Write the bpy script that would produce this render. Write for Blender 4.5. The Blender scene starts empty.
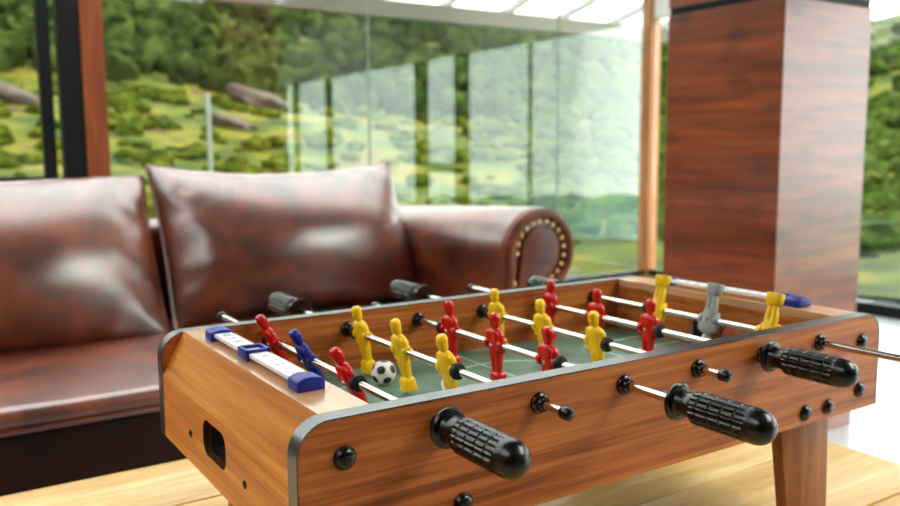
import bpy, bmesh, math, random
from mathutils import Vector, Matrix, noise
R = math.radians
rng = random.Random(7)
scene = bpy.context.scene
col = scene.collection

# ------------------------------------------------------------------ helpers
def lin(c):
    def f(v):
        v /= 255.0
        return v / 12.92 if v <= 0.04045 else ((v + 0.055) / 1.055) ** 2.4
    return (f(c[0]), f(c[1]), f(c[2]), 1.0)

def dim(c, k):
    # scale an sRGB colour in linear light
    def g(v):
        v *= k
        return 255.0*(12.92*v if v <= 0.0031308 else 1.055*v**(1/2.4)-0.055)
    return tuple(g(v) for v in lin(c)[:3])

def tag(o, label=None, cat=None, group=None, kind=None):
    if label: o['label'] = label
    if cat: o['category'] = cat
    if group: o['group'] = group
    if kind: o['kind'] = kind
    return o

def empty(name, loc, rz=0.0):
    o = bpy.data.objects.new(name, None)
    col.objects.link(o)
    o.location = loc
    o.rotation_euler = (0, 0, rz)
    o.empty_display_size = 0.05
    return o

def finish(bm, angle=35.0):
    bmesh.ops.recalc_face_normals(bm, faces=bm.faces)
    lim = R(angle)
    for f in bm.faces: f.smooth = True
    for e in bm.edges:
        if len(e.link_faces) == 2:
            e.smooth = e.calc_face_angle(0.0) < lim
        else:
            e.smooth = False

def build(name, bm, mats, parent=None, angle=35.0, loc=None, rot=None):
    finish(bm, angle)
    me = bpy.data.meshes.new(name)
    bm.to_mesh(me); bm.free()
    if not isinstance(mats, (list, tuple)): mats = [mats]
    for m in mats: me.materials.append(m)
    o = bpy.data.objects.new(name, me)
    col.objects.link(o)
    if parent: o.parent = parent
    if loc is not None: o.location = loc
    if rot is not None: o.rotation_euler = rot
    return o

def link_copy(o, parent=None):
    c = o.copy()
    col.objects.link(c)
    if parent is not None: c.parent = parent
    return c

def new(): return bmesh.new()

def bevel_all(bm, geom_faces, w, seg=2):
    es = set()
    for f in geom_faces:
        for e in f.edges: es.add(e)
    bmesh.ops.bevel(bm, geom=list(es), offset=w, segments=seg, affect='EDGES', profile=0.5)

def box(bm, x0, x1, y0, y1, z0, z1, bev=0.0, seg=2, mi=0):
    t = bmesh.new()
    vs = [t.verts.new(p) for p in [(x0,y0,z0),(x1,y0,z0),(x1,y1,z0),(x0,y1,z0),(x0,y0,z1),(x1,y0,z1),(x1,y1,z1),(x0,y1,z1)]]
    for q in [(0,3,2,1),(4,5,6,7),(0,1,5,4),(1,2,6,5),(2,3,7,6),(3,0,4,7)]:
        t.faces.new([vs[i] for i in q])
    if bev > 0: bevel_all(t, t.faces, bev, seg)
    merge(bm, t, mi=mi)

def merge(bm, t, M=None, mi=0):
    mp = {}
    for v in t.verts:
        mp[v] = bm.verts.new(M @ v.co if M is not None else v.co)
    for f in t.faces:
        try:
            nf = bm.faces.new([mp[v] for v in f.verts])
            nf.material_index = mi if mi else f.material_index
        except ValueError:
            pass
    t.free()

def axis_matrix(p, d):
    d = Vector(d).normalized()
    return Matrix.Translation(Vector(p)) @ d.to_track_quat('Z', 'Y').to_matrix().to_4x4()

def lathe(bm, prof, p=(0,0,0), d=(0,0,1), n=24, mi=0):
    """prof: list of (radius, height) along direction d from p"""
    M = axis_matrix(p, d)
    rings = []
    for r, h in prof:
        if r < 1e-7:
            rings.append([bm.verts.new(M @ Vector((0,0,h)))])
        else:
            rings.append([bm.verts.new(M @ Vector((r*math.cos(2*math.pi*i/n), r*math.sin(2*math.pi*i/n), h))) for i in range(n)])
    fs = []
    for a, b in zip(rings, rings[1:]):
        for i in range(n):
            j = (i+1) % n
            if len(a) == 1 and len(b) == 1: continue
            if len(a) == 1: fs.append(bm.faces.new([a[0], b[i], b[j]]))
            elif len(b) == 1: fs.append(bm.faces.new([a[i], a[j], b[0]]))
            else: fs.append(bm.faces.new([a[i], a[j], b[j], b[i]]))
    for ring, rev in ((rings[0], True), (rings[-1], False)):
        if len(ring) > 1:
            fs.append(bm.faces.new(list(reversed(ring)) if rev else ring))
    for f in fs: f.material_index = mi

def cyl(bm, p0, p1, r, n=20, mi=0):
    d = Vector(p1) - Vector(p0)
    lathe(bm, [(r, 0), (r, d.length)], p0, d, n, mi)

def tube(bm, pts, r, n=8, closed=False, mi=0):
    pts = [Vector(p) for p in pts]
    N = len(pts)
    rings = []
    up = None
    for i in range(N):
        if closed: t = pts[(i+1) % N] - pts[i-1]
        else: t = pts[min(i+1, N-1)] - pts[max(i-1, 0)]
        t.normalize()
        if up is None:
            up = t.orthogonal().normalized()
        up = (up - t * up.dot(t)).normalized()
        s = t.cross(up)
        rings.append([bm.verts.new(pts[i] + (up*math.cos(2*math.pi*k/n) + s*math.sin(2*math.pi*k/n))*r) for k in range(n)])
    for i in range(N if closed else N-1):
        a, b = rings[i], rings[(i+1) % N]
        for k in range(n):
            f = bm.faces.new([a[k], a[(k+1) % n], b[(k+1) % n], b[k]]); f.material_index = mi
    if not closed:
        bm.faces.new(list(reversed(rings[0]))); bm.faces.new(rings[-1])

def loft(bm, sections, mi=0):
    rings = [[bm.verts.new(p) for p in s] for s in sections]
    for a, b in zip(rings, rings[1:]):
        n = len(a)
        for k in range(n):
            f = bm.faces.new([a[k], a[(k+1) % n], b[(k+1) % n], b[k]]); f.material_index = mi
    for r, rev in ((rings[0], True), (rings[-1], False)):
        f = bm.faces.new(list(reversed(r)) if rev else r); f.material_index = mi

def sup(z, hx, hy, ox=0.0, oy=0.0, n=20, e=3.0):
    out = []
    for i in range(n):
        t = 2*math.pi*i/n
        c, s = math.cos(t), math.sin(t)
        out.append(Vector((ox + hx*math.copysign(abs(c)**(2/e), c), oy + hy*math.copysign(abs(s)**(2/e), s), z)))
    return out

def prism(bm, outline, depth_vec, holes=(), bev=0.0, seg=2, mi=0):
    """outline: list of 3D points (planar); extruded by depth_vec, with holes"""
    t = bmesh.new()
    es = []
    for loop in [outline] + list(holes):
        vs = [t.verts.new(p) for p in loop]
        for a, b in zip(vs, vs[1:] + vs[:1]): es.append(t.edges.new((a, b)))
    if holes:
        bmesh.ops.triangle_fill(t, edges=es, use_beauty=True, use_dissolve=False)
    else:
        t.faces.new(t.verts[:])
    faces = t.faces[:]
    boundary = [e for e in t.edges if len(e.link_faces) == 1]
    r = bmesh.ops.duplicate(t, geom=t.verts[:] + t.edges[:] + faces)
    vm = r['vert_map']
    nv = {}
    for v in [g for g in r['geom'] if isinstance(g, bmesh.types.BMVert)]:
        v.co += Vector(depth_vec)
    for e in boundary:
        a, b = e.verts
        t.faces.new([a, b, vm[b], vm[a]])
    bmesh.ops.recalc_face_normals(t, faces=t.faces)
    if bev > 0:
        ge = [e for e in t.edges if len(e.link_faces) == 2 and e.calc_face_angle(0) > R(50)]
        bmesh.ops.bevel(t, geom=ge, offset=bev, segments=seg, affect='EDGES', profile=0.5)
    merge(bm, t, mi=mi)

def rrect(cx, cy, hw, hh, r, n=6):
    pts = []
    for sx, sy, a0 in ((1,1,0),(-1,1,90),(-1,-1,180),(1,-1,270)):
        for i in range(n+1):
            a = R(a0 + 90*i/n)
            pts.append((cx + sx*(hw-r) + r*math.cos(a), cy + sy*(hh-r) + r*math.sin(a)))
    return pts

# ------------------------------------------------------------------ materials
def base_mat(name, c, rough=0.5, metal=0.0, spec=0.5, coat=0.0):
    m = bpy.data.materials.new(name); m.use_nodes = True
    b = m.node_tree.nodes['Principled BSDF']
    b.inputs['Base Color'].default_value = lin(c)
    b.inputs['Roughness'].default_value = rough
    b.inputs['Metallic'].default_value = metal
    b.inputs['Specular IOR Level'].default_value = spec
    if coat:
        b.inputs['Coat Weight'].default_value = coat
        b.inputs['Coat Roughness'].default_value = 0.12
    return m

def nodes(m):
    return m.node_tree.nodes, m.node_tree.links, m.node_tree.nodes['Principled BSDF']

def noise_mat(name, stops, scale=(1,1,1), nscale=5.0, detail=4.0, rough=0.5, spec=0.5, dist=0.0, bump=0.0, bdist=0.001, metal=0.0):
    m = base_mat(name, (128,128,128), rough, metal, spec)
    N, L, b = nodes(m)
    tc = N.new('ShaderNodeTexCoord'); mp = N.new('ShaderNodeMapping')
    mp.inputs['Scale'].default_value = scale
    nz = N.new('ShaderNodeTexNoise'); nz.inputs['Scale'].default_value = nscale
    nz.inputs['Detail'].default_value = detail; nz.inputs['Distortion'].default_value = dist
    cr = N.new('ShaderNodeValToRGB')
    el = cr.color_ramp.elements
    while len(el) > 1: el.remove(el[-1])
    el[0].position = stops[0][0]; el[0].color = lin(stops[0][1])
    for p, c in stops[1:]:
        e = el.new(p); e.color = lin(c)
    L.new(tc.outputs['Object'], mp.inputs['Vector']); L.new(mp.outputs['Vector'], nz.inputs['Vector'])
    L.new(nz.outputs['Fac'], cr.inputs['Fac']); L.new(cr.outputs['Color'], b.inputs['Base Color'])
    if bump:
        bp = N.new('ShaderNodeBump'); bp.inputs['Strength'].default_value = bump; bp.inputs['Distance'].default_value = bdist
        L.new(nz.outputs['Fac'], bp.inputs['Height']); L.new(bp.outputs['Normal'], b.inputs['Normal'])
    return m

def wood_mat(name, dark, mid, light, scale, rough=0.4, spec=0.5, knots=0.0, fine=4.0, contrast=0.17):
    """grain stretched by the mapping scale, two octaves of streaks (and blurry dark knots)"""
    m = base_mat(name, mid, rough, 0, spec)
    N, L, b = nodes(m)
    tc = N.new('ShaderNodeTexCoord'); mp = N.new('ShaderNodeMapping')
    mp.inputs['Scale'].default_value = scale
    n1 = N.new('ShaderNodeTexNoise'); n1.inputs['Scale'].default_value = 1.0; n1.inputs['Detail'].default_value = 5; n1.inputs['Distortion'].default_value = 0.6
    mp2 = N.new('ShaderNodeMapping'); mp2.inputs['Scale'].default_value = [s*fine for s in scale]
    n2 = N.new('ShaderNodeTexNoise'); n2.inputs['Scale'].default_value = 1.0; n2.inputs['Detail'].default_value = 3
    mx = N.new('ShaderNodeMix'); mx.data_type = 'FLOAT'; mx.inputs[0].default_value = 0.35
    cr = N.new('ShaderNodeValToRGB'); el = cr.color_ramp.elements
    el[0].position = 0.5-contrast; el[0].color = lin(dark); el[1].position = 0.5+contrast; el[1].color = lin(light)
    e = el.new(0.5); e.color = lin(mid)
    L.new(tc.outputs['Object'], mp.inputs['Vector']); L.new(tc.outputs['Object'], mp2.inputs['Vector'])
    L.new(mp.outputs['Vector'], n1.inputs['Vector']); L.new(mp2.outputs['Vector'], n2.inputs['Vector'])
    L.new(n1.outputs['Fac'], mx.inputs[2]); L.new(n2.outputs['Fac'], mx.inputs[3])
    L.new(mx.outputs[0], cr.inputs['Fac'])
    if knots > 0:
        mp3 = N.new('ShaderNodeMapping'); mp3.inputs['Scale'].default_value = (5.5,5.5,9)
        vo = N.new('ShaderNodeTexVoronoi'); vo.inputs['Scale'].default_value = 1.0; vo.inputs['Randomness'].default_value = 1
        rp = N.new('ShaderNodeValToRGB'); rp.color_ramp.elements[0].position = 0.06; rp.color_ramp.elements[0].color = (1-knots,1-knots,1-knots,1)
        rp.color_ramp.elements[1].position = 0.32; rp.color_ramp.elements[1].color = (1,1,1,1)
        mm = N.new('ShaderNodeMix'); mm.data_type = 'RGBA'; mm.blend_type = 'MULTIPLY'; mm.inputs[0].default_value = 1
        L.new(tc.outputs['Object'], mp3.inputs['Vector']); L.new(mp3.outputs['Vector'], vo.inputs['Vector'])
        L.new(vo.outputs['Distance'], rp.inputs['Fac'])
        L.new(cr.outputs['Color'], mm.inputs[6]); L.new(rp.outputs['Color'], mm.inputs[7]); L.new(mm.outputs[2], b.inputs['Base Color'])
    else:
        L.new(cr.outputs['Color'], b.inputs['Base Color'])
    return m

def glass_mat(name, refl, tint):
    m = bpy.data.materials.new(name); m.use_nodes = True
    N, L = m.node_tree.nodes, m.node_tree.links
    N.clear()
    out = N.new('ShaderNodeOutputMaterial'); mix = N.new('ShaderNodeMixShader')
    tr = N.new('ShaderNodeBsdfTransparent'); tr.inputs['Color'].default_value = tint
    gl = N.new('ShaderNodeBsdfGlossy'); gl.inputs['Roughness'].default_value = 0.0; gl.inputs['Color'].default_value = (0.93,1,0.97,1)
    lw = N.new('ShaderNodeLayerWeight'); lw.inputs['Blend'].default_value = 0.25
    ma = N.new('ShaderNodeMath'); ma.operation = 'MULTIPLY_ADD'; ma.inputs[1].default_value = 0.5; ma.inputs[2].default_value = refl
    L.new(lw.outputs['Fresnel'], ma.inputs[0]); L.new(ma.outputs[0], mix.inputs[0])
    L.new(tr.outputs[0], mix.inputs[1]); L.new(gl.outputs[0], mix.inputs[2]); L.new(mix.outputs[0], out.inputs[0])
    return m

def translucent_mat(name, c, amt=0.6):
    m = bpy.data.materials.new(name); m.use_nodes = True
    N, L = m.node_tree.nodes, m.node_tree.links
    N.clear()
    out = N.new('ShaderNodeOutputMaterial'); mix = N.new('ShaderNodeMixShader'); mix.inputs[0].default_value = amt
    d = N.new('ShaderNodeBsdfDiffuse'); d.inputs['Color'].default_value = lin(c)
    t = N.new('ShaderNodeBsdfTranslucent'); t.inputs['Color'].default_value = lin(c)
    L.new(d.outputs[0], mix.inputs[1]); L.new(t.outputs[0], mix.inputs[2]); L.new(mix.outputs[0], out.inputs[0])
    return m

M = {}
M['panel'] = wood_mat('cherry_wood_panel', (122,60,23), (176,98,42), (204,126,62), (3.2,14,95), 0.42, 0.35)
M['end'] = wood_mat('oak_wood_end', (168,92,24), (202,122,38), (220,148,58), (40,2.2,70), 0.42, 0.3)
M['endtop'] = wood_mat('oak_wood_top', (184,134,92), (200,150,108), (212,166,124), (40,2.2,70), 0.2, 0.9)
M['leg'] = wood_mat('leg_wood', (118,66,34), (146,88,50), (166,106,64), (50,50,4), 0.45, 0.4)
M['edge'] = base_mat('black_edge_plastic', (14,14,15), 0.3, 0, 1.0)
M['edge'].node_tree.nodes['Principled BSDF'].inputs['IOR'].default_value = 1.7
M['black'] = base_mat('black_plastic', (5,5,6), 0.25, 0, 0.55)
M['grip'] = base_mat('black_grip_plastic', (5,5,6), 0.27, 0, 0.55)
M['rubber'] = base_mat('black_rubber', (12,12,12), 0.5)
M['chrome'] = base_mat('chrome', (206,202,194), 0.18, 1.0)
M['red'] = base_mat('red_plastic', (205,18,12), 0.24, 0, 0.5)
M['yellow'] = base_mat('yellow_plastic', (255,206,4), 0.36, 0, 0.5)
M['blue'] = base_mat('blue_plastic', (4,28,140), 0.42, 0, 0.5)
M['grey'] = base_mat('grey_plastic', (160,165,166), 0.36, 0, 0.5)
M['screw'] = base_mat('steel_screw', (200,198,190), 0.25, 1.0)
M['field'] = noise_mat('green_field', [(0.3,(88,124,104)), (0.7,(102,138,117))], nscale=60, rough=0.42, spec=0.5)
M['line'] = base_mat('white_line_paint', (205,220,208), 0.45)
M['white'] = base_mat('white_plastic', (236,236,240), 0.35)
M['numeral'] = base_mat('embossed_numeral', (150,150,160), 0.4)
M['ballw'] = base_mat('ball_white', (232,230,226), 0.4)
M['ballb'] = base_mat('ball_black', (16,16,18), 0.4)
M['mdf'] = noise_mat('raw_brown_board', [(0.4,(52,30,16)), (0.6,(70,44,26))], nscale=400, rough=0.9, spec=0.1)
M['dark'] = base_mat('dark_interior', (14,10,8), 0.8)
M['plank'] = wood_mat('pine_plank', (192,146,78), (214,172,104), (230,200,142), (3,26,26), 0.4, 0.4)
M['leather'] = noise_mat('brown_leather', [(0.3,(58,17,4)), (0.5,(100,40,13)), (0.72,(136,62,25))], nscale=9, detail=6, rough=0.45, spec=0.3, dist=0.5, bump=0.08, bdist=0.004)
M['leather'].node_tree.nodes['Principled BSDF'].inputs['Coat Weight'].default_value = 1.0
M['leather'].node_tree.nodes['Principled BSDF'].inputs['Coat Roughness'].default_value = 0.28
M['leather'].node_tree.nodes['Principled BSDF'].inputs['Coat IOR'].default_value = 1.85
M['leather_face'] = M['leather'].copy(); M['leather_face'].name = 'brown_leather_facing'
M['leather_face'].node_tree.nodes['Principled BSDF'].inputs['Coat IOR'].default_value = 1.4
M['leather_face'].node_tree.nodes['Principled BSDF'].inputs['Coat Weight'].default_value = 0.4
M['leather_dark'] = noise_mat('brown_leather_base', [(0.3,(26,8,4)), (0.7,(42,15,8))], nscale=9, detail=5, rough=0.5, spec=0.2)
M['brass'] = base_mat('brass_nail', (222,186,122), 0.32, 1.0)
M['pillar'] = wood_mat('walnut_cladding', (80,30,12), (132,58,25), (174,88,44), (1.3,1.3,15), 0.42, 0.25, knots=0.45, fine=3, contrast=0.2)
M['pillar'].node_tree.nodes['Principled BSDF'].inputs['Coat IOR'].default_value = 1.5
M['pillar'].node_tree.nodes['Principled BSDF'].inputs['Coat Weight'].default_value = 1.0
M['pillar'].node_tree.nodes['Principled BSDF'].inputs['Coat Roughness'].default_value = 0.2
M['post'] = wood_mat('orange_timber', (92,40,14), (112,52,20), (132,66,30), (25,25,2), 0.5, 0.3)
M['corner'] = wood_mat('pale_timber', (140,86,48), (160,102,60), (176,118,74), (25,25,2), 0.5, 0.3)
M['black_frame'] = base_mat('black_metal_frame', (5,5,7), 0.5, 0, 0.2)
M['floor'] = noise_mat('pale_polished_floor', [(0.35,(160,163,166)), (0.65,(172,175,178))], nscale=3, rough=0.22, spec=0.6)
M['ceil'] = base_mat('wood_ceiling', (118,96,76), 0.8)
M['wall'] = base_mat('brown_wall', (104,84,68), 0.8)
M['pale_wall'] = base_mat('pale_wall_paint', (206,202,194), 0.8)
M['cream'] = base_mat('cream_beam', (112,107,94), 0.6)
M['rafter'] = base_mat('grey_rafter', (176,178,176), 0.6)
M['awning'] = translucent_mat('white_awning_sheet', (250,250,248), 0.75)
M['glass'] = glass_mat('window_glass', 0.052, (0.97,0.995,0.98,1))
M['marker'] = base_mat('white_post_paint', dim((226,236,216),.2), 0.6)
M['joint'] = base_mat('clear_glass_joint', (110,124,116), 0.4)
M['rock'] = noise_mat('grey_brown_rock', [(0.3,dim((104,88,62),.16)), (0.7,dim((160,140,104),.16))], nscale=4, rough=0.9)
M['trunk'] = base_mat('tree_bark', (80,66,50), 0.9)
M['grass'] = noise_mat('hill_grass', [(0.34,dim((92,120,36),.14)), (0.45,dim((130,154,42),.14)), (0.53,dim((172,184,50),.15)), (0.60,dim((214,200,58),.15)), (0.66,dim((150,124,84),.14))], nscale=0.9, detail=8, rough=0.95, spec=0.1)
M['valley'] = noise_mat('haze_tinted_valley_forest', [(0.3,dim((140,186,164),.6)), (0.7,dim((196,220,206),.7))], nscale=0.12, detail=6, rough=0.95, spec=0.1)  # far forest slopes, with the valley mist mixed into their pale colour

def foliage_mat(name, stops, nscale):
    m = noise_mat(name, stops, nscale=nscale, detail=5, rough=0.95, spec=0.0)
    return m
M['forest'] = foliage_mat('forest_leaves', [(0.34,dim((50,66,32),.15)), (0.5,dim((84,106,50),.16)), (0.66,dim((130,150,74),.17))], 1.6)
M['thicket'] = foliage_mat('thicket_leaves', [(0.36,dim((72,104,44),.11)), (0.5,dim((120,154,64),.12)), (0.64,dim((170,194,96),.13))], 4.0)
M['bush'] = foliage_mat('bush_leaves', [(0.36,dim((84,110,38),.13)), (0.5,dim((130,152,48),.13)), (0.64,dim((186,190,64),.14))], 6)

# ------------------------------------------------------------------ key sizes (metres)
ZT = 0.714            # foosball rim height above the floor
ZB = 0.474            # coffee table top
L_, W_, T_ = 0.7175, 0.37, 0.0155
H_ = 0.1086           # depth of the box
RAD = 0.026

# ------------------------------------------------------------------ foosball table
root = empty('foosball_table', (0, 0, ZB))
tag(root, 'wooden tabletop foosball game on short legs, standing on the light plank table', 'foosball table')
D = ZT - ZB           # local z of rim

def panel_outline(y, off=0.0, n=8):
    pts = [(0-off, D-H_-0.0), (L_+off, D-H_)]
    for i in range(n+1):
        a = R(90*i/n); pts.append((L_-RAD + (RAD+off)*math.cos(a), D-RAD + (RAD+off)*math.sin(a)))
    for i in range(n+1):
        a = R(90+90*i/n); pts.append((RAD + (RAD+off)*math.cos(a), D-RAD + (RAD+off)*math.sin(a)))
    return [Vector((x, y, z)) for x, z in pts]

def make_panel(y0):
    bm = new()
    E_ = 0.0012
    prism(bm, panel_outline(y0, -E_), (0, T_, 0))
    p = build('side_panel', bm, M['panel'], root)
    # black edge band wrapped over both short ends and along the top
    bm = new()
    o1 = panel_outline(y0-0.0004, 0.0)[1:] + [Vector((0, y0-0.0004, D-H_))]
    i1 = panel_outline(y0-0.0004, -E_)[1:] + [Vector((E_, y0-0.0004, D-H_))]
    dv = Vector((0, T_+0.0008, 0))
    A = [bm.verts.new(v) for v in o1]; B = [bm.verts.new(v) for v in i1]
    A2 = [bm.verts.new(v+dv) for v in o1]; B2 = [bm.verts.new(v+dv) for v in i1]
    for i in range(len(A)-1):
        bm.faces.new([A[i], A[i+1], A2[i+1], A2[i]])
        bm.faces.new([B[i], B2[i], B2[i+1], B[i+1]])
        bm.faces.new([A[i], B[i], B[i+1], A[i+1]])
        bm.faces.new([A2[i], A2[i+1], B2[i+1], B2[i]])
    for i in (0, len(A)-1):
        bm.faces.new([A[i], A2[i], B2[i], B[i]])
    tag(build('edge_band', bm, M['edge'], p), 'black plastic edging along the rim')
    return p

near = make_panel(0.0)
far = make_panel(W_-T_)

# bolts on both side panels
def bolt_mesh():
    bm = new()
    lathe(bm, [(r_*1.15, h_) for r_, h_ in [(0.0078,0),(0.0078,0.0012),(0.0072,0.0022),(0.0066,0.0022),(0.0062,0.0034),(0.0048,0.0046),(0.0026,0.0052),(0,0.0053)]], (0,0,0), (0,-1,0), 24)
    return bm
bolt = None
for x, z in [(0.0368,-0.0303),(0.6815,-0.0298),(0.6815,-0.0855),(0.6224,-0.0949),(0.5817,-0.095),(0.1384,-0.0888),(0.0955,-0.095),(0.0368,-0.0855)]:
    if bolt is None:
        bolt = build('bolt', bolt_mesh(), M['black'], near); b = bolt
        tag(b, 'black domed bolt cap')
    else: b = link_copy(bolt, near)
    b.location = (x, -0.0001, D+z)
    c = link_copy(bolt, far); c.location = (x, W_+0.0001, D+z); c.rotation_euler = (0,0,math.pi)

# ends: flat rim board, slanted board, lower board with ball hole, inner goal board
AX, BX, HF = 0.0241, 0.0660, 0.0425
y0, y1 = T_, W_-T_
def end(mirror):
    fx = (lambda x: L_-x) if mirror else (lambda x: x)
    bm = new()
    th = 0.009
    sec = [(AX,D),(BX,D),(BX,D-th),(AX+0.002,D-th)]
    prism(bm, [Vector((fx(x), y0, z)) for x, z in sec], (0, y1-y0, 0))
    e = build('end_rim_board', bm, M['endtop'], root)
    bm = new()
    sec = [(0.0012, D-HF), (AX, D-0.0002), (AX+0.008, D-th-0.001), (0.0112, D-HF)]
    prism(bm, [Vector((fx(x), y0, z)) for x, z in sec], (0, y1-y0, 0))
    build('slanted_end_board', bm, M['end'], root)
    bm = new()
    zc = (-0.0685)
    hole = [Vector((fx(0.0005), y, D+z)) for y, z in rrect(0.187, zc, 0.0315, 0.0165, 0.012)]
    out = [Vector((fx(0.0005), y, D+z)) for y, z in [(y0,-H_),(y1,-H_),(y1,-HF-0.0002),(y0,-HF-0.0002)]]
    prism(bm, out, (0.007 if not mirror else -0.007, 0, 0), [hole])
    bm.normal_update()
    for f in bm.faces:
        c = f.calc_center_median()
        if abs(f.normal.x) < 0.1 and abs(c.y-0.187) < 0.0325 and abs(c.z-(D+zc)) < 0.0175: f.material_index = 1
    lo = build('lower_end_board', bm, [M['end'], M['mdf']], root)
    for yy in (0.258, 0.1087):
        bm = new(); lathe(bm, [(0.0036,0),(0.0036,0.0007),(0.0026,0.0014),(0,0.0015)], (fx(0.0005), yy, D-0.079), (1 if mirror else -1,0,0), 14)
        build('screw', bm, M['black'], lo)
    # inner board with goal mouth
    bm = new()
    gz = -0.036
    pts = [(y0,-0.0695),(0.1465,-0.0695),(0.1465,gz),(0.2235,gz),(0.2235,-0.0695),(y1,-0.0695),(y1,-th-0.0002),(y0,-th-0.0002)]
    prism(bm, [Vector((fx(BX), y, D+z)) for y, z in pts], (-0.010 if not mirror else 0.010, 0, 0))
    build('goal_board', bm, M['panel'], root)
    bm = new()   # ball trough under the goal
    s = 1 if not mirror else -1
    xs = sorted([fx(0.013), fx(BX-0.0105)])
    box(bm, xs[0], xs[1], 0.135, 0.235, D-0.092, D-0.088)
    box(bm, xs[0], xs[1], 0.135, 0.139, D-0.088, D-0.045)
    box(bm, xs[0], xs[1], 0.231, 0.235, D-0.088, D-0.045)
    build('ball_trough', bm, M['dark'], root)
end(False); end(True)

# field with markings
FZ = D-0.070
bm = new(); box(bm, BX+0.0005, L_-BX-0.0005, y0+0.0003, y1-0.0003, FZ-0.006, FZ)
fld = build('playing_field', bm, M['field'], root)
tag(fld, 'green playing field')
bm = new()
def strip(x0, x1, ya, yb): box(bm, x0, x1, ya, yb, FZ, FZ+0.0003)
lw_ = 0.0014
cyy = W_/2
strip(L_/2-lw_, L_/2+lw_, y0+0.001, y1-0.001)
def ring(cx_, cy_, r, a0=0, a1=360, n=72):
    for i in range(n):
        A, B = R(a0+(a1-a0)*i/n), R(a0+(a1-a0)*(i+1)/n)
        q = []
        for z in (FZ, FZ+0.0003):
            for rr, a in ((r-lw_,A),(r+lw_,A),(r+lw_,B),(r-lw_,B)):
                q.append(bm.verts.new((cx_+rr*math.cos(a), cy_+rr*math.sin(a), z)))
        bm.faces.new(q[4:]); bm.faces.new([q[1],q[2],q[6],q[5]]); bm.faces.new([q[0],q[4],q[7],q[3]])
ring(L_/2, cyy, 0.102)
for mir in (0, 1):
    g = (lambda x: L_-x) if mir else (lambda x: x)
    for dep, hw in ((0.078, 0.052), (0.125, 0.104)):
        xa, xb = sorted([g(BX+0.001), g(BX+dep)])
        strip(xa, xb, cyy-hw-lw_, cyy-hw+lw_); strip(xa, xb, cyy+hw-lw_, cyy+hw+lw_)
        xm = g(BX+dep); strip(xm-lw_, xm+lw_, cyy-hw, cyy+hw)
build('field_markings', bm, M['line'], fld)

# legs
def leg(x_side, y_side):
    bm = new()
    top, bot = D-H_, 0.0
    xi, xo, xib, xob = 0.563, 0.6505, 0.5855, 0.6555
    if x_side < 0: f = lambda x: L_-x
    else: f = lambda x: x
    ya, yb = (T_+0.0004, T_+0.0144) if y_side < 0 else (W_-T_-0.0144, W_-T_-0.0004)
    zt = D-0.0775
    pts = [(xib,bot),(xob,bot),(xo,top),(xo,zt),(xi,zt),(xi,top)]
    prism(bm, [Vector((f(x), ya, z)) for x, z in pts], (0, yb-ya, 0), bev=0.0012)
    return build('leg', bm, M['leg'], root)
for sx in (-1, 1):
    for sy in (-1, 1): leg(sx, sy)

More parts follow.
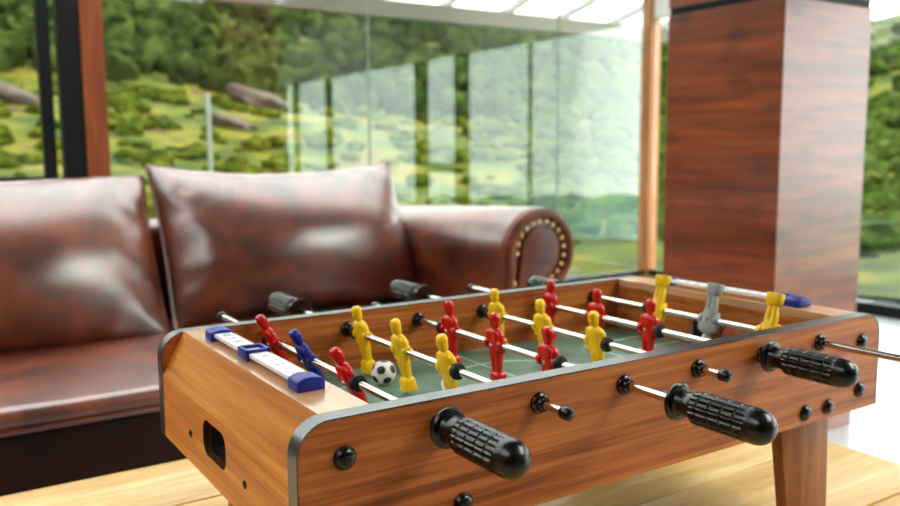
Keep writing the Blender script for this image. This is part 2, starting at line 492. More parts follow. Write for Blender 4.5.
# ---------------------------------------------------------------- rods and players
ZR = D-0.0205
ROD_R = 0.0037
def player_bm(faceless=False):
    """figure around the rod: rod along Y through the origin, head up, facing +X; feet down"""
    bm = new()
    loft(bm, [sup(z,hx,hy,ox,e=e) for z,hx,hy,ox,e in [
        (0.0165,0.0030,0.0034,0.0004,2.3),(0.0185,0.0033,0.0038,0.0005,2.3),(0.0196,0.0043,0.0045,0.0009,2.5),(0.0222,0.0050,0.0050,0.0011,2.7),
        (0.0272,0.0051,0.0052,0.0010,2.8),(0.0283,0.0054,0.0055,0.0009,2.8),(0.0296,0.0053,0.0054,0.0008,2.7),(0.0322,0.0048,0.0049,0.0005,2.5),(0.0338,0.0036,0.0037,0.0003,2.3),(0.0343,0.0016,0.0017,0.0002,2.0)]])
    # brow, nose
    box(bm, 0.0055, 0.0070, -0.0011, 0.0011, 0.0226, 0.0256, 0.0004, 1)
    # torso
    loft(bm, [sup(z,hx,hy,ox,e=e) for z,hx,hy,ox,e in [
        (-0.0140,0.0048,0.0062,0,3.2),(-0.0100,0.0054,0.0072,0,3.2),(-0.0050,0.0056,0.0078,0,3.2),(0.0030,0.0060,0.0086,0,3.2),(0.0100,0.0060,0.0092,0.0002,3.2),
        (0.0140,0.0054,0.0088,0.0003,3.0),(0.0165,0.0042,0.0066,0.0003,2.6),(0.0176,0.0026,0.0036,0.0003,2.2)]])
    # arms held against the body
    for s in (-1, 1):
        loft(bm, [sup(z,hx,hy,ox,s*oy,n=14,e=2.6) for z,hx,hy,ox,oy in [
            (-0.0105,0.0022,0.0020,0.0022,0.0080),(-0.0085,0.0032,0.0028,0.0018,0.0086),(-0.0030,0.0036,0.0030,0.0006,0.0094),(0.0050,0.0038,0.0032,-0.0002,0.0098),
            (0.0110,0.0040,0.0034,0,0.0092),(0.0142,0.0034,0.0028,0.0002,0.0080),(0.0156,0.0018,0.0014,0.0002,0.0070)]])
        # boss where the rod enters
        lathe(bm, [(0.0062,0),(0.0062,0.0040),(0.0054,0.0050)], (0, s*0.0085, 0), (0,s,0), 18)
        # leg
        loft(bm, [sup(z,hx,hy,ox,s*oy,n=16,e=2.8) for z,hx,hy,ox,oy in [
            (-0.0120,0.0050,0.0038,0.0000,0.0036),(-0.0180,0.0046,0.0035,0.0002,0.0035),(-0.0240,0.0040,0.0030,0.0000,0.0031),(-0.0290,0.0038,0.0027,-0.0002,0.0028),(-0.0325,0.0036,0.0026,0,0.0027)]])
    # joined foot block, flared and with a sloped toe
    loft(bm, [sup(z,hx,hy,ox,n=20,e=5) for z,hx,hy,ox in [
        (-0.0296,0.0040,0.0058,0.0000),(-0.0312,0.0054,0.0076,0.0000),(-0.0320,0.0060,0.0080,0.0002),(-0.0415,0.0072,0.0086,0.0008),(-0.0430,0.0070,0.0084,0.0008),(-0.0434,0.0062,0.0078,0.0006)]])
    # screw in the back
    lathe(bm, [(0.0024,0),(0.0024,0.0008),(0.0019,0.0014),(0,0.0015)], (-0.0058,0,-0.0005), (-1,0,0), 14, mi=1)
    lathe(bm, [(0.0033,0),(0.0031,0.0006)], (-0.0056,0,-0.0005), (-1,0,0), 16)
    for v in bm.verts:
        v.co.y *= 1.08
        if v.co.z < -0.012: v.co.z = -0.012 + (v.co.z+0.012)*1.06
    return bm

pm = {}
def player(kind, parent, y, theta, label):
    if kind not in pm:
        o = build('player_figure', player_bm(), [M[kind], M['screw']], parent, angle=40); pm[kind] = o
    else:
        o = link_copy(pm[kind], parent)
    o.location = (0, y, 0)
    o.rotation_euler = (0, R(theta), 0)
    tag(o, label)
    return o

def handle_bm():
    """grip lathe with flutes and ring grooves, flange at 0, pointing along -Y"""
    bm = new()
    lathe(bm, [(0.0045,0.0),(0.0140,0.0),(0.0150,0.0012),(0.0150,0.0030),(0.0138,0.0046),(0.0105,0.0054),(0.0096,0.0070),(0.0096,0.0150),(0.0099,0.0185)], (0,0,0), (0,-1,0), 40)
    n = 126
    flutes = 18
    st = []
    s = 0.0165
    grooves = [0.0285, 0.0395, 0.0505, 0.0615]
    stations = sorted(set([0.0180,0.0183,0.0190,0.0202,0.0216,0.0232,0.0255,0.070,0.0708,0.072,0.074,0.0765,0.0790,0.0815,0.0838,0.0856,0.0868,0.0876] + [g+o for g in grooves for o in (-0.0009,-0.00055,0.0,0.00055,0.0009)] + [g+0.0055 for g in grooves]))
    rings = []
    for s in stations:
        if s < 0.0232: r = 0.0098 + (0.0132-0.0098)*math.sin(min(1,(s-0.0180)/0.0052)*math.pi/2)
        elif s <= 0.0745: r = 0.0132
        else:
            q = (s-0.0745)/(0.0880-0.0745); r = 0.0132*math.sqrt(max(0.0, 1-q**2.2))
        fl = 1.0 if 0.0195 < s < 0.0705 else 0.0
        gr = 0.0
        for g in grooves:
            if abs(s-g) < 0.0006: gr = 0.0011 if abs(s-g) < 0.0003 else 0.0007
        ring_ = []
        for k in range(n):
            a = 2*math.pi*k/n
            ph = (k % (n//flutes))
            d = 0.0011 if ph == 0 else (0.0006 if ph in (1, n//flutes-1) else 0)
            rr = r - max(fl*d, gr)
            ring_.append(bm.verts.new((rr*math.cos(a), -s, rr*math.sin(a))))
        rings.append(ring_)
    for a, b in zip(rings, rings[1:]):
        for k in range(n): bm.faces.new([a[k], a[(k+1)%n], b[(k+1)%n], b[k]])
    tip = bm.verts.new((0,-0.0880,0))
    for k in range(n): bm.faces.new([rings[-1][k], rings[-1][(k+1)%n], tip])
    bm.faces.new(rings[0])
    return bm

def bearing_bm():
    bm = new()
    lathe(bm, [(0.0038,0),(0.0090,0),(0.0090,0.0018),(0.0080,0.0034),(0.0066,0.0040),(0.0066,0.0066),(0.0058,0.0078),(0.0040,0.0078)], (0,0,0), (0,-1,0), 28)
    return bm
def bumper_bm():
    bm = new()
    lathe(bm, [(0.0039,0),(0.0066,0),(0.0078,0.0008),(0.0082,0.0022),(0.0082,0.0052),(0.0076,0.0064),(0.0064,0.0068),(0.0039,0.0068)], (0,0,0), (0,1,0), 26)
    return bm
proto = {}
def part(kind, fn, mat, parent, loc, rz=0.0, name=None, label=None):
    if kind not in proto:
        o = build(name or kind, fn(), M[mat], parent); proto[kind] = o
    else: o = link_copy(proto[kind], parent)
    o.location = loc; o.rotation_euler = (0,0,rz)
    if label: tag(o, label)
    return o
def cap_bm():
    bm = new()
    lathe(bm, [(0.0038,0),(0.0052,0),(0.0056,0.0010),(0.0056,0.0070),(0.0050,0.0090),(0.0030,0.0102),(0,0.0104)], (0,0,0), (0,-1,0), 20)
    return bm

HS = 1.06
HL, RL = 0.0880*HS, 0.622
# x, team, handle side, y of the handle tip, centre of players, spacing, tilt
rods = [
    (0.1176, 'red',    -1, -0.1030, 0.2490, 0.0940, -28),
    (0.2144, 'yellow', +1,  0.5860, 0.2275, 0.0895, -12),
    (0.3112, 'red',    -1, -0.1540, 0.1925, 0.0890, -5),
    (0.4080, 'yellow', +1,  0.5890, 0.2300, 0.0907, -8),
    (0.5047, 'red',    -1, -0.1015, 0.2440, 0.0896, 2),
    (0.6015, 'yellow', +1,  0.4975, 0.1475, 0.0845, 194),
]
names_ = ['first rod from the slanted left end', 'second rod from the left end', 'third rod from the left end', 'fourth rod from the left end', 'fifth rod from the left end', 'last rod, by the right end']
for i, (x, team, side, tip, yc, sp, tilt) in enumerate(rods):
    if side < 0: ya, yb = tip+0.003, tip+RL
    else: ya, yb = tip-RL, tip-0.003
    bm = new(); cyl(bm, (0, ya+0.002, 0), (0, yb-0.002, 0), ROD_R, 24)
    rod = build('rod', bm, M['chrome'], root, loc=(x, 0, ZR))
    tag(rod, 'chrome ' + names_[i])
    if side < 0:
        part('grip', handle_bm, 'grip', rod, (0, tip+HL, 0), 0, 'handle_grip', 'black grooved grip').scale = (HS,HS,HS)
        part('cap', cap_bm, 'black', rod, (0, yb-0.006, 0), math.pi, 'end_cap', 'black end cap')
    else:
        part('grip', handle_bm, 'grip', rod, (0, tip-HL, 0), math.pi, 'handle_grip', 'black grooved grip').scale = (HS,HS,HS)
        part('cap', cap_bm, 'black', rod, (0, ya+0.006, 0), 0, 'end_cap', 'black end cap')
    part('bearing', bearing_bm, 'black', near, (x, -0.0001, ZR), 0, 'rod_bearing', 'black rod bearing')
    part('bearing', bearing_bm, 'black', near, (x, T_+0.0001, ZR), math.pi)
    part('bearing', bearing_bm, 'black', far, (x, W_-T_-0.0001, ZR), 0)
    part('bearing', bearing_bm, 'black', far, (x, W_+0.0001, ZR), math.pi)
    for k, dy in enumerate((sp, 0, -sp)):
        kind = team
        if k == 1 and i == 0: kind = 'blue'
        if k == 1 and i == 5: kind = 'grey'
        what = {'red':'red player figure','yellow':'yellow player figure','blue':'blue goalkeeper figure','grey':'grey goalkeeper figure'}[kind]
        o = player(kind, rod, yc+dy, tilt, what)
        if team == 'yellow': o.rotation_euler = (0, R(-tilt), math.pi)
    for s in (1, -1):
        yy = yc + s*(sp+0.0136)
        part('bumper', bumper_bm, 'rubber', rod, (0, yy, 0), 0 if s > 0 else math.pi, 'bumper_ring', 'black rubber bumper ring')

# ---------------------------------------------------------------- score counters on both end rims
def text_mesh(s, size):
    cu = bpy.data.curves.new('numerals', 'FONT'); cu.body = s; cu.size = size; cu.align_x = 'CENTER'; cu.align_y = 'CENTER'
    cu.extrude = 0.0001
    t = bpy.data.objects.new('tmp_text', cu); col.objects.link(t)
    dg = bpy.context.evaluated_depsgraph_get(); dg.update()
    me = bpy.data.meshes.new_from_object(t.evaluated_get(dg))
    bpy.data.objects.remove(t); bpy.data.curves.remove(cu)
    return me

def score(xc, ya, yb, slide_y, flip):
    c = empty('score_counter', (xc, 0, D)); c.parent = root
    tag(c, 'white and blue sliding score counter')
    bm = new(); box(bm, -0.0088, 0.0088, ya+0.004, yb-0.004, 0.0042, 0.0080, 0.0006)
    build('counter_bar', bm, M['white'], c)
    for s, yy in ((0, ya), (1, yb-0.020)):
        bm = new()
        prof = [(-0.0118,0.0),(0.0118,0.0),(0.0118,0.0072)] + [(0.0118*math.cos(a), 0.0072+0.0042*math.sin(a)) for a in [math.pi*k/10 for k in range(1,10)]] + [(-0.0118,0.0072)]
        prism(bm, [Vector((x, yy, z+0.0001)) for x, z in prof], (0, 0.020, 0), bev=0.0007)
        tag(build('end_bracket', bm, M['blue'], c), 'blue arched end bracket')
    bm = new()
    hw, hl = 0.0112, 0.0120
    box(bm, -hw, hw, slide_y-hl, slide_y-hl+0.0032, 0.0080, 0.0110, 0.0006)
    box(bm, -hw, hw, slide_y+hl-0.0032, slide_y+hl, 0.0080, 0.0110, 0.0006)
    for s in (-1, 1):
        xa, xb = sorted((s*hw, s*(hw-0.0032)))
        box(bm, xa, xb, slide_y-hl, slide_y+hl, 0.0010, 0.0110, 0.0006)
    tag(build('slider', bm, M['blue'], c), 'blue slider clip')
    n = 10
    for k in range(n+1):
        me = text_mesh(str(k), 0.0115)
        o = bpy.data.objects.new('numeral', me); me.materials.append(M['numeral'])
        col.objects.link(o); o.parent = c
        o.location = (0, ya+0.030 + (yb-ya-0.060)*k/n, 0.0081)
        o.rotation_euler = (0, 0, R(-90) if not flip else R(90))
score(0.0440, 0.0715, 0.3065, 0.1990, False)
score(L_-0.0440, 0.0665, 0.2900, 0.1000, True)

# ---------------------------------------------------------------- the ball
bm = new()
bmesh.ops.create_icosphere(bm, subdivisions=5, radius=0.0138)
phi = (1+5**0.5)/2
ico = [Vector(v).normalized() for a in (-1,1) for b in (-phi,phi) for v in ((0,a,b),(a,b,0),(b,0,a))]
rotm = Matrix.Rotation(R(28),3,'Z') @ Matrix.Rotation(R(35),3,'X')
ico = [rotm @ v for v in ico]
for f in bm.faces:
    c = f.calc_center_median().normalized()
    if max(c.dot(v) for v in ico) > math.cos(R(20.5)): f.material_index = 1
for v in bm.verts:
    c = v.co.normalized()
    d1 = max(c.dot(q) for q in ico)
    if abs(math.acos(max(-1,min(1,d1))) - R(20.5)) < R(1.6): v.co *= 0.992
ball = build('soccer_ball', bm, [M['ballw'], M['ballb']], None, loc=(0.2180, 0.2740, ZB+FZ+0.0141))
tag(ball, 'small white ball with black patches lying on the green field between yellow figures', 'ball')

# ------------------------------------------------------------------ coffee table
ct = empty('coffee_table', (0.22, 0.17, 0))
tag(ct, 'low table of pale pine planks under the foosball game', 'table')
ys = [-0.303, -0.146, 0.011, 0.168, 0.325, 0.481, 0.634]
for a, b in zip(ys, ys[1:]):
    bm = new(); box(bm, -0.75-0.22, 0.90-0.22, a+0.0016-0.17, b-0.0016-0.17, ZB-0.032, ZB-0.0002, 0.0022, 2)
    o = build('plank', bm, M['plank'], ct)
for x in (-0.68, 0.80):
    bm = new(); box(bm, x-0.22, x+0.06-0.22, -0.28-0.17, 0.61-0.17, ZB-0.09, ZB-0.0325, 0.003)
    build('cross_rail', bm, M['plank'], ct)
    for y in (-0.28, 0.55):
        bm = new(); box(bm, x-0.22, x+0.06-0.22, y-0.17, y+0.06-0.17, 0.0005, ZB-0.0905, 0.003)
        build('leg', bm, M['plank'], ct)

# ------------------------------------------------------------------ sofa
sofa = empty('leather_sofa', (0.36, 1.7, 0))
tag(sofa, 'brown leather sofa with two puffy back cushions and a rolled nail-studded arm, behind the game', 'sofa')
SX, SY = 0.36, 1.7
XL, XR = -0.42, 1.135    # inside faces of the arms
# base
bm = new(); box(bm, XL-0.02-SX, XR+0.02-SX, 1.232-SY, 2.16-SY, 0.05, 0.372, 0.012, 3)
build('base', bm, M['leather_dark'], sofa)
# seat cushion: long slab with rounded nose and crown
bm = new()
sec = []
nx = 60
prof = []
for k in range(13):
    a = R(-90 + 180*k/12); prof.append((1.245 - 0.030*math.cos(a), 0.398 + 0.024*math.sin(a)))
prof += [(1.35,0.426),(1.5,0.431),(1.65,0.430),(1.8,0.424),(1.95,0.416),(1.95,0.374)]
for i in range(nx+1):
    x = XL + 0.004 + (XR-XL-0.008)*i/nx
    u = 2*i/nx-1
    cr = 1 - 0.35*abs(u)**6
    pts = []
    for (yy, zz) in prof:
        w = noise.noise(Vector((x*5, yy*5, 0)))*0.003
        pts.append(Vector((x-SX, yy-SY, 0.374 + (zz-0.374)*(0.97+0.03*cr) + (w if zz > 0.385 else 0))))
    sec.append(pts)
loft(bm, sec)
seat = build('seat_cushion', bm, M['leather'], sofa, angle=60)
bm = new(); tube(bm, [(XL+0.01-SX+ (XR-XL-0.02)*i/30, 1.222-SY, 0.376) for i in range(31)], 0.006, 8)
build('piping', bm, M['leather'], seat)
# back frame
bm = new(); box(bm, XL-0.02-SX, XR+0.02-SX, 2.02-SY, 2.20-SY, 0.374, 0.70, 0.04, 5)
build('backrest', bm, M['leather'], sofa)
# puffy back cushions
def pillow(xc, hw, seed, ear, dz):
    bm = new()
    nu, nv = 56, 44
    hh, T = 0.245, 0.150
    grid = {}
    for s in (1, -1):
        for i in range(nu+1):
            for j in range(nv+1):
                u = math.sin((2*i/nu-1)*math.pi/2); v = math.sin((2*j/nv-1)*math.pi/2)
                edge = i in (0, nu) or j in (0, nv)
                if edge and s == -1: grid[(s,i,j)] = grid[(1,i,j)]; continue
                x = hw*u*(1-0.022*(1-v*v)) ; z = hh*v*(1-ear*(1-u*u)) if v > 0 else hh*v*(1-0.02*(1-u*u))
                th = T*(max(0,(1-u*u)*(1-v*v)))**0.47
                # creases running out of the corners and along the seams
                e = max(abs(u), abs(v))
                wr = 0.010*math.exp(-((1-e)/0.25)**2)*noise.noise(Vector((x*16+seed, z*16, s*3.0)))
                wr += 0.006*noise.noise(Vector((x*5+seed*2, z*6, 1.0)))
                sag = 1 + 0.18*(-v)*(1-abs(u)**2)
                y = s*(th*sag + (wr if not edge else 0))
                grid[(s,i,j)] = bm.verts.new((x, -y, z))
    for s in (1, -1):
        for i in range(nu):
            for j in range(nv):
                q = [grid[(s,i,j)], grid[(s,i+1,j)], grid[(s,i+1,j+1)], grid[(s,i,j+1)]]
                if len(set(q)) == 4:
                    try: bm.faces.new(q)
                    except ValueError: pass
    o = build('back_cushion', bm, M['leather'], sofa, angle=70)
    o.location = (xc-SX, 1.865-SY, 0.645+dz)
    o.rotation_euler = (R(-27), 0, 0)
    bm = new()
    pts = []
    for k in range(4):
        n = 28
        for i in range(n):
            t = math.sin((2*i/n-1)*math.pi/2)
            u, v = [(t,-1),(1,t),(-t,1),(-1,-t)][k]
            x = hw*u*(1-0.022*(1-v*v)); z = hh*v*(1-ear*(1-u*u)) if v > 0 else hh*v*(1-0.02*(1-u*u))
            pts.append((x*1.004, 0, z*1.004))
    tube(bm, pts, 0.0055, 8, closed=True)
    build('piping', bm, M['leather'], o)
    return o
pillow(-0.022, 0.388, 1.3, 0.05, -0.030)
pillow(0.774, 0.390, 5.1, 0.17, 0.0)
# rolled arms
def arm(mir):
    cx_, rz, r = 1.262, 0.622, 0.124
    inner, outer = 1.136, 1.37
    f = (lambda x: (XL+XR)-x) if mir else (lambda x: x)
    prof = [(inner+0.012, 0.05), (inner+0.012, 0.34), (inner+0.006, 0.46)]
    for k in range(0, 27):
        a = R(188 - 258*k/26)
        prof.append((cx_ + r*math.cos(a), rz + r*math.sin(a)))
    prof += [(1.288, 0.485), (1.285, 0.40), (1.29, 0.05)]
    yf, yb = 1.290, 2.16
    bm = new()
    prism(bm, [Vector((f(x)-SX, yf-SY, z)) for x, z in prof], (0, yb-yf, 0), bev=0.010, seg=3)
    for v in bm.verts:      # the roll drops a little towards the back
        if v.co.z > 0.45: v.co.z -= 0.036*(v.co.y+SY-yf)/(yb-yf)
    a_ = build('armrest', bm, M['leather'], sofa, angle=40)
    if not mir: tag(a_, 'rolled arm with a row of brass nails')
    # inset puffed front panel
    ip = [(1.182, 0.06), (1.180, 0.34), (1.176, 0.47)]
    for k in range(0, 25):
        a = R(186 - 262*k/24)
        ip.append((cx_ + 0.070*math.cos(a)+0.004, rz + 0.072*math.sin(a)))
    ip += [(1.262, 0.535), (1.250, 0.46), (1.25, 0.06)]
    bm = new()
    prism(bm, [Vector((f(x)-SX, yf-0.012-SY, z)) for x, z in ip], (0, 0.014, 0), bev=0.006, seg=3)
    build('front_panel', bm, M['leather_face'], a_)
    # padded rim
    bm = new()
    rp = [Vector((f(1.156)-SX, yf-0.006-SY, z)) for z in (0.06, 0.2, 0.34, 0.46)]
    for k in range(0, 27):
        a = R(188 - 262*k/26)
        rp.append(Vector((f(cx_ + 0.106*math.cos(a))-SX, yf-0.006-SY, rz + 0.106*math.sin(a))))
    tube(bm, rp, 0.016, 12)
    build('padded_rim', bm, M['leather_face'], a_)
    if mir: return
    # brass nail heads
    path = [Vector((1.170, z)) for z in [0.42+0.012*i for i in range(12)]]
    for k in range(0, 60):
        a = R(180 - 255*k/59)
        path.append(Vector((cx_ + 0.083*math.cos(a)+0.001, rz + 0.084*math.sin(a))))
    d = 0.0; last = None; nails = [path[0]]; acc = 0
    for p, q in zip(path, path[1:]):
        acc += (q-p).length
        if acc >= 0.0205: nails.append(q); acc = 0
    nb = None
    for p in nails:
        if nb is None:
            bm = new(); lathe(bm, [(0.0072,0),(0.0067,0.0024),(0.0045,0.0045),(0,0.0054)], (0,0,0), (0,-1,0), 14)
            nb = build('nail', bm, M['brass'], a_); o = nb
            tag(nb, 'brass nail head')
        else: o = link_copy(nb, a_)
        o.location = (p.x-SX, yf-0.011-SY, p.y)
arm(False); arm(True)
for x in (XL+0.02, XR-0.08):
    for y in (1.28, 2.08):
        bm = new(); box(bm, x-SX, x+0.06-SX, y-SY, y+0.06-SY, 0.0005, 0.0495, 0.004)
        build('foot', bm, M['black'], sofa)

# ------------------------------------------------------------------ room
WY, WX = 3.675, 4.20        # window wall and right wall
XW, YB, ZC = -3.2, -3.1, 2.62
def struct(name, bm, m, parent=None, kind=True):
    o = build(name, bm, m, parent)
    if kind: o['kind'] = 'structure'
    return o
bm = new(); box(bm, -14, 5.6, -4, 5.6, -0.30, -0.065); struct('lawn', bm, M['grass'])
bm = new(); box(bm, XW-0.1, WX+0.1, YB-0.1, WY+0.1, -0.06, 0.0); struct('floor', bm, M['floor'])
# ceiling with a long skylight above the sofa side
SKY = (-2.6, 3.9, 1.5, 3.5)
bm = new()
out = [Vector(p) for p in ((XW-0.1,YB-0.1,ZC),(WX+0.1,YB-0.1,ZC),(WX+0.1,WY+0.1,ZC),(XW-0.1,WY+0.1,ZC))]
hol = [Vector(p) for p in ((SKY[0],SKY[2],ZC),(SKY[1],SKY[2],ZC),(SKY[1],SKY[3],ZC),(SKY[0],SKY[3],ZC))]
SK2 = (1.6, 3.9, -2.7, -0.2)
hol2 = [Vector(p) for p in ((SK2[0],SK2[2],ZC),(SK2[1],SK2[2],ZC),(SK2[1],SK2[3],ZC),(SK2[0],SK2[3],ZC))]
SK3 = (-3.0, -1.2, -1.5, 1.2)
hol3 = [Vector(p) for p in ((SK3[0],SK3[2],ZC),(SK3[1],SK3[2],ZC),(SK3[1],SK3[3],ZC),(SK3[0],SK3[3],ZC))]
prism(bm, out, (0,0,0.12), [hol, hol2, hol3]); struct('ceiling', bm, M['ceil'])
bm = new(); box(bm, SK2[0], SK2[1], SK2[2], SK2[3], ZC+0.05, ZC+0.06); struct('added_skylight_right', bm, M['glass'])  # unseen skylight, added to light the near side panel from front right
bm = new(); box(bm, SK3[0], SK3[1], SK3[2], SK3[3], ZC+0.05, ZC+0.06); struct('added_skylight_left', bm, M['glass'])  # unseen skylight, added to brighten the slanted left end board
sk = None
bm = new(); box(bm, SKY[0], SKY[1], SKY[2], SKY[3], ZC+0.05, ZC+0.06)
sk = struct('window_4', bm, M['glass'])
for k in range(1, 5):
    x = SKY[0] + (SKY[1]-SKY[0])*k/5
    bm = new(); box(bm, x-0.02, x+0.02, SKY[2]+0.001, SKY[3]-0.001, ZC+0.005, ZC+0.049); build('glazing_bar', bm, M['cream'], sk)
# back and left walls
bm = new(); box(bm, XW-0.1, WX+0.1, YB-0.1, YB, 0.0, ZC); struct('wall_back', bm, M['wall'])
bm = new(); box(bm, XW-0.1, XW, YB, WY, 0.0, ZC); struct('wall_left', bm, M['wall'])
# window wall (behind the sofa)
def pane(name, x0, x1, z0, z1, y=WY):
    bm = new(); box(bm, x0, x1, y-0.005, y+0.005, z0, z1)
    return struct(name, bm, M['glass'])
HZ = 2.56
w1 = pane('window_1', 0.616, 4.150, 0.06, HZ)
for x in (1.996, 3.362):
    bm = new(); box(bm, x-0.003, x+0.003, WY-0.007, WY+0.007, 0.061, HZ-0.001); build('glass_joint', bm, M['joint'], w1)
w2 = pane('window_2', XW+0.02, 0.336, 0.805, HZ)
bm = new(); box(bm, XW+0.01, 0.336, WY-0.02, WY+0.02, 0.745, 0.80); build('window_sill', bm, M['black_frame'], w2)
bm = new(); box(bm, XW, 0.336, WY-0.04, WY+0.04, 0.0, 0.743); struct('wall_front', bm, M['wall'])
bm = new(); box(bm, 0.338, 0.390, WY-0.03, WY+0.03, 0.0, HZ); struct('trim_1', bm, M['black_frame'])
bm = new(); box(bm, 0.420, 0.5125, WY-0.045, WY+0.045, 0.0, HZ); struct('trim_2', bm, M['black_frame'])
bm = new(); box(bm, 0.5145, 0.612, WY-0.05, WY+0.05, 0.0, HZ); struct('trim_3', bm, M['post'])
bm = new(); box(bm, XW, WX+0.04, WY-0.05, WY+0.05, HZ+0.001, ZC); struct('trim_4', bm, M['wall'])
bm = new(); box(bm, 0.616, 4.150, WY-0.03, WY+0.03, 0.0, 0.058); struct('trim_5', bm, M['black_frame'])
bm = new(); box(bm, 4.152, 4.240, WY-0.045, WY+0.045, 0.0, HZ); struct('trim_6', bm, M['corner'])
# right wall: low black rail, glass, door, header
RH = 1.79
bm = new(); box(bm, WX-0.03, WX+0.04, YB, WY-0.047, RH, ZC); struct('wall_right', bm, M['pale_wall'])
def rpane(name, y0, y1, z0=0.065):
    bm = new(); box(bm, WX-0.005, WX+0.005, y0, y1, z0, RH-0.001); return struct(name, bm, M['glass'])
w3 = rpane('window_3', 1.40, WY-0.049)
bm = new(); box(bm, WX-0.012, WX+0.012, 2.325, 2.345, 0.066, RH-0.002); build('glass_joint', bm, M['joint'], w3)
bm = new(); box(bm, WX-0.035, WX+0.035, 1.40, WY-0.049, 0.0, 0.064); struct('trim_7', bm, M['black_frame'])
for n, y in (('trim_8', 1.325), ('trim_9', 0.60)):
    bm = new(); box(bm, WX-0.04, WX+0.04, y-0.065, y+0.065, 0.0, RH-0.001); struct(n, bm, M['black_frame'])
d1 = rpane('door_1', 0.667, 1.258)
bm = new(); box(bm, WX-0.02, WX+0.02, 0.668, 1.257, 0.70, 0.79); build('middle_rail', bm, M['black_frame'], d1)
bm = new(); box(bm, WX-0.03, WX+0.03, 0.667, 1.258, 0.0, 0.064); build('bottom_rail', bm, M['black_frame'], d1)
w6 = rpane('window_5', YB+0.001, 0.533)
for y in (-1.55, -2.55):
    bm = new(); box(bm, WX-0.03, WX+0.03, y-0.04, y+0.04, 0.066, RH-0.002); build('window_frame', bm, M['black_frame'], w6)
bm = new(); box(bm, WX-0.035, WX+0.035, YB+0.001, 0.533, 0.0, 0.064); struct('trim_10', bm, M['black_frame'])

# wooden pillar
pil = empty('wooden_pillar', (2.142, 1.222, 0))
tag(pil, 'square pillar clad in dark walnut boards, right of the sofa', 'pillar')
hx, hy = 0.217, 0.218
bm = new(); box(bm, -hx, hx, -hy, hy, 0.0005, 1.334, 0.002, 1); build('lower_cladding', bm, M['pillar'], pil)
bm = new(); box(bm, -hx+0.004, hx-0.004, -hy+0.004, hy-0.004, 1.3345, 1.3555); tag(build('shadow_gap_strip', bm, M['black_frame'], pil), 'black strip between the boards')
bm = new(); box(bm, -hx, hx, -hy, hy, 1.356, ZC-0.001, 0.002, 1); build('upper_cladding', bm, M['pillar'], pil)

# ------------------------------------------------------------------ outside: awning, hill, foliage
BY = 5.30
bm = new(); box(bm, -1.6, 7.4, BY-0.05, BY+0.05, 1.930, 2.055); struct('trim_11', bm, M['cream'])
aw = empty('awning', (2.9, 4.5, 2.3))
tag(aw, 'white translucent awning roof on grey rafters outside the window', 'awning')
def awz(y): return 2.058 + (BY-y)*0.24
bm = new()
prism(bm, [Vector((-1.6-2.9, BY+0.25-4.5, awz(BY+0.25)+0.062-2.3)), Vector((-1.6-2.9, WY+0.08-4.5, awz(WY+0.08)+0.062-2.3)), Vector((-1.6-2.9, WY+0.08-4.5, awz(WY+0.08)+0.070-2.3)), Vector((-1.6-2.9, BY+0.25-4.5, awz(BY+0.25)+0.070-2.3))], (9.0,0,0))
build('roof_sheet', bm, M['awning'], aw)
for k in range(15):
    x = -1.4 + k*0.62
    bm = new()
    prism(bm, [Vector((x-2.9, BY+0.2-4.5, awz(BY+0.2)-2.3)), Vector((x-2.9, WY+0.1-4.5, awz(WY+0.1)-2.3)), Vector((x-2.9, WY+0.1-4.5, awz(WY+0.1)+0.06-2.3)), Vector((x-2.9, BY+0.2-4.5, awz(BY+0.2)+0.06-2.3))], (0.045,0,0))
    build('rafter', bm, M['rafter'], aw)

def sm(a, b, x):
    t = max(0.0, min(1.0, (x-a)/(b-a))); return t*t*(3-2*t)
def hill_z(az, r):
    """az in degrees from +Y towards +X, measured at the room"""
    k = 1 - sm(66, 100, az)
    lo = -9.0
    hi = 10.0 + 4.5*(1-sm(5, 40, az)) - 2.3*sm(46, 58, az)
    t = math.log(max(r,5.5)/5.5)/math.log(60/5.5)
    e = lo + (hi-lo)*min(1.0, t)
    zh = 0.9 + r*math.tan(R(e))
    if r > 60: zh = 0.9 + 60*math.tan(R(hi)) - (r-60)*0.10
    ev = -9.0 + 5.5*min(1.0, t*0.75) - 9.0*math.sin(math.pi*min(1.0, t*0.75))
    zv = 0.9 + r*math.tan(R(ev))
    return zh*k + zv*(1-k)
OX, OY = -0.2, -0.5
def hpos(az, r, extra=0.0):
    x, y = OX + r*math.sin(R(az)), OY + r*math.cos(R(az))
    n = noise.fractal(Vector((x*0.16, y*0.16, 0)), 1.0, 2.0, 4)*0.05*r**0.9*(0.4+0.6*sm(5.5,12,r))
    return Vector((x, y, hill_z(az, r) + n*0.5 + extra))
bm = new()
azs = [-75 + 1.5*i for i in range(int(255/1.5)+1)]
rs = [5.6*(1.042**i) for i in range(88)]
G = []
for az in azs:
    rowv = []
    for r in rs:
        rowv.append(bm.verts.new(hpos(az, r)))
    G.append(rowv)
for i in range(len(azs)-1):
    for j in range(len(rs)-1):
        f = bm.faces.new([G[i][j], G[i+1][j], G[i+1][j+1], G[i][j+1]])
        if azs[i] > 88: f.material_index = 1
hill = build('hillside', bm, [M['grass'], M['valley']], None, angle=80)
hill['kind'] = 'structure'

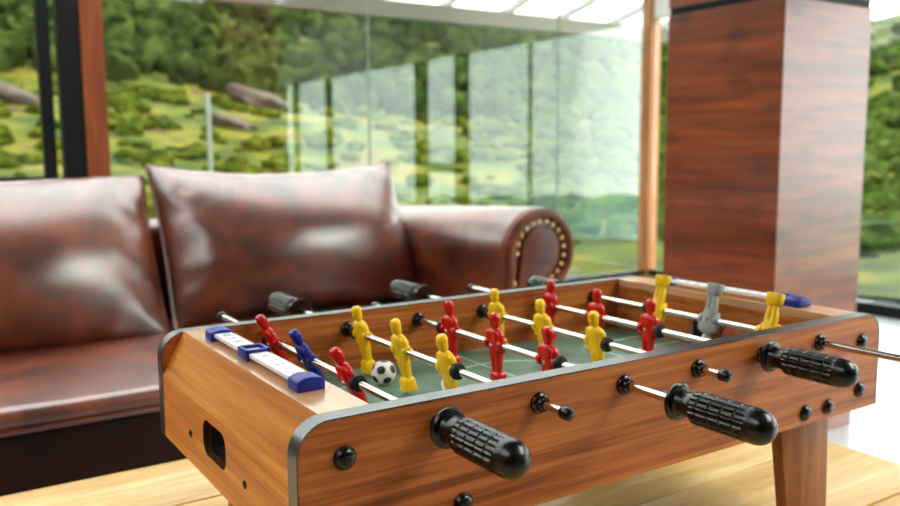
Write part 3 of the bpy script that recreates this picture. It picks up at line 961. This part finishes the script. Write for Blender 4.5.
# foliage nobody could count: leafy clumps sharing one object per kind
base_ico = bmesh.new(); bmesh.ops.create_icosphere(base_ico, subdivisions=2, radius=1.0)
BV = [v.co.copy() for v in base_ico.verts]; BF = [[v.index for v in f.verts] for f in base_ico.faces]; base_ico.free()
def clumps(name, items, mat, label, cat):
    vs, fs = [], []
    for p, s, sz in items:
        o = len(vs); sd = rng.random()*100
        for v in BV:
            d = 1 + 0.6*noise.noise(v*2.1 + Vector((sd,0,0))) + 0.45*noise.noise(v*5 + Vector((0,sd,0)))
            vs.append((p.x + v.x*s*d, p.y + v.y*s*d, p.z + v.z*sz*d))
        for f in BF: fs.append([o+i for i in f])
    me = bpy.data.meshes.new(name); me.from_pydata(vs, [], fs); me.update()
    for p_ in me.polygons: p_.use_smooth = True
    me.materials.append(M[mat])
    ob = bpy.data.objects.new(name, me); col.objects.link(ob)
    tag(ob, label, cat, kind='stuff')
    return ob
it = []
for _ in range(3000):
    az = rng.uniform(-55, 44); r = 22*(2.9**rng.random())
    s = rng.uniform(0.16, 0.7)*(r/35)**0.7
    it.append((hpos(az, r, s*0.4), s, s*rng.uniform(0.8,1.3)))
clumps('hill_forest', it, 'forest', 'dark green forest foliage covering the upper hillside', 'foliage')
it = []
for _ in range(1500):
    az = rng.uniform(38, 78); r = 8*(6.5**rng.random())
    s = rng.uniform(0.10, 0.40)*(r/20)**0.8
    it.append((hpos(az, r, s*0.3), s, s*rng.uniform(0.7,1.1)))
clumps('hill_thicket', it, 'thicket', 'light green thicket on the slope beside and beyond the walnut pillar', 'foliage')
it = []
for _ in range(1100):
    az = rng.uniform(-55, 42); r = 7*(3.2**rng.random())
    s = rng.uniform(0.04, 0.15)*(r/9)**0.8
    it.append((hpos(az, r, s*0.2), s*1.2, s*rng.uniform(0.5,0.9)))
clumps('hill_bushes', it, 'bush', 'bright yellow-green bushes scattered over the grassy slope', 'foliage')

# rocks on the slope
def boulder(az, r, s, lab):
    bm = new(); bmesh.ops.create_icosphere(bm, subdivisions=3, radius=1.0)
    for v in bm.verts:
        n = 1 + 0.4*noise.noise(v.co*1.6 + Vector((az,r,0))) + 0.15*noise.noise(v.co*4)
        v.co = Vector((v.co.x*s*1.8*n, v.co.y*s*n, v.co.z*s*0.6*n))
    o = build('boulder', bm, M['rock'], None, angle=60, loc=hpos(az, r, s*0.15), rot=(0, R(18), R(-az)))
    tag(o, lab, 'rock')
boulder(20.6, 21.0, 0.42, 'grey-brown rock outcrop on the slope seen left of the glass reflection')
boulder(18.7, 17.0, 0.26, 'low brown rock on the grass above the middle sofa cushion')
boulder(5.7, 18.0, 0.45, 'brown rock on the slope seen through the far left window')
# white marker post
pz = hpos(17.3, 9.8)
bm = new(); cyl(bm, (0,0,-0.4), (0,0,1.05), 0.024, 16)
lathe(bm, [(0.027,0),(0.027,0.02),(0,0.04)], (0,0,1.05), (0,0,1), 16)
mk = build('marker_post', bm, M['marker'], None, loc=pz)
mk.location.z = 0.47
tag(mk, 'thin white post standing on the grassy slope', 'post')

# ------------------------------------------------------------------ light
w = bpy.data.worlds.new('World'); scene.world = w; w.use_nodes = True
bg = w.node_tree.nodes['Background']
bg.inputs['Color'].default_value = (0.97, 0.985, 1.0, 1)
bg.inputs['Strength'].default_value = 3.3
sun = bpy.data.lights.new('sun', 'SUN'); sun.energy = 2.8; sun.angle = R(40); sun.color = (1, 0.96, 0.86)
so = bpy.data.objects.new('sun', sun); col.objects.link(so)
so.rotation_euler = Vector((-0.66, 0.46, -0.58)).to_track_quat('-Z', 'Y').to_euler()

# ------------------------------------------------------------------ camera
yaw, pit, roll, f = -0.5782, -0.12027, -0.00662, 839.94
Fv = Vector((-math.sin(yaw)*math.cos(pit), math.cos(yaw)*math.cos(pit), math.sin(pit)))
Rv = Vector((math.cos(yaw), math.sin(yaw), 0)); Uv = Rv.cross(Fv)
R2 = Rv*math.cos(roll) + Uv*math.sin(roll); U2 = Uv*math.cos(roll) - Rv*math.sin(roll)
cam = bpy.data.cameras.new('camera'); co = bpy.data.objects.new('camera', cam); col.objects.link(co)
mat = Matrix((R2, U2, -Fv)).transposed().to_4x4(); mat.translation = Vector((-0.21475, -0.52482, 0.900))
co.matrix_world = mat
cam.sensor_width = 36; cam.lens = f*36/900; cam.clip_start = 0.02; cam.clip_end = 500
cam.dof.use_dof = True; cam.dof.focus_distance = 0.68; cam.dof.aperture_fstop = 6.8
scene.camera = co

vs_ = scene.view_settings
scene.display_settings.display_device = 'sRGB'
vs_.view_transform = 'Standard'; vs_.look = 'None'; vs_.gamma = 1; vs_.use_curve_mapping = False
vs_.exposure = 0.92
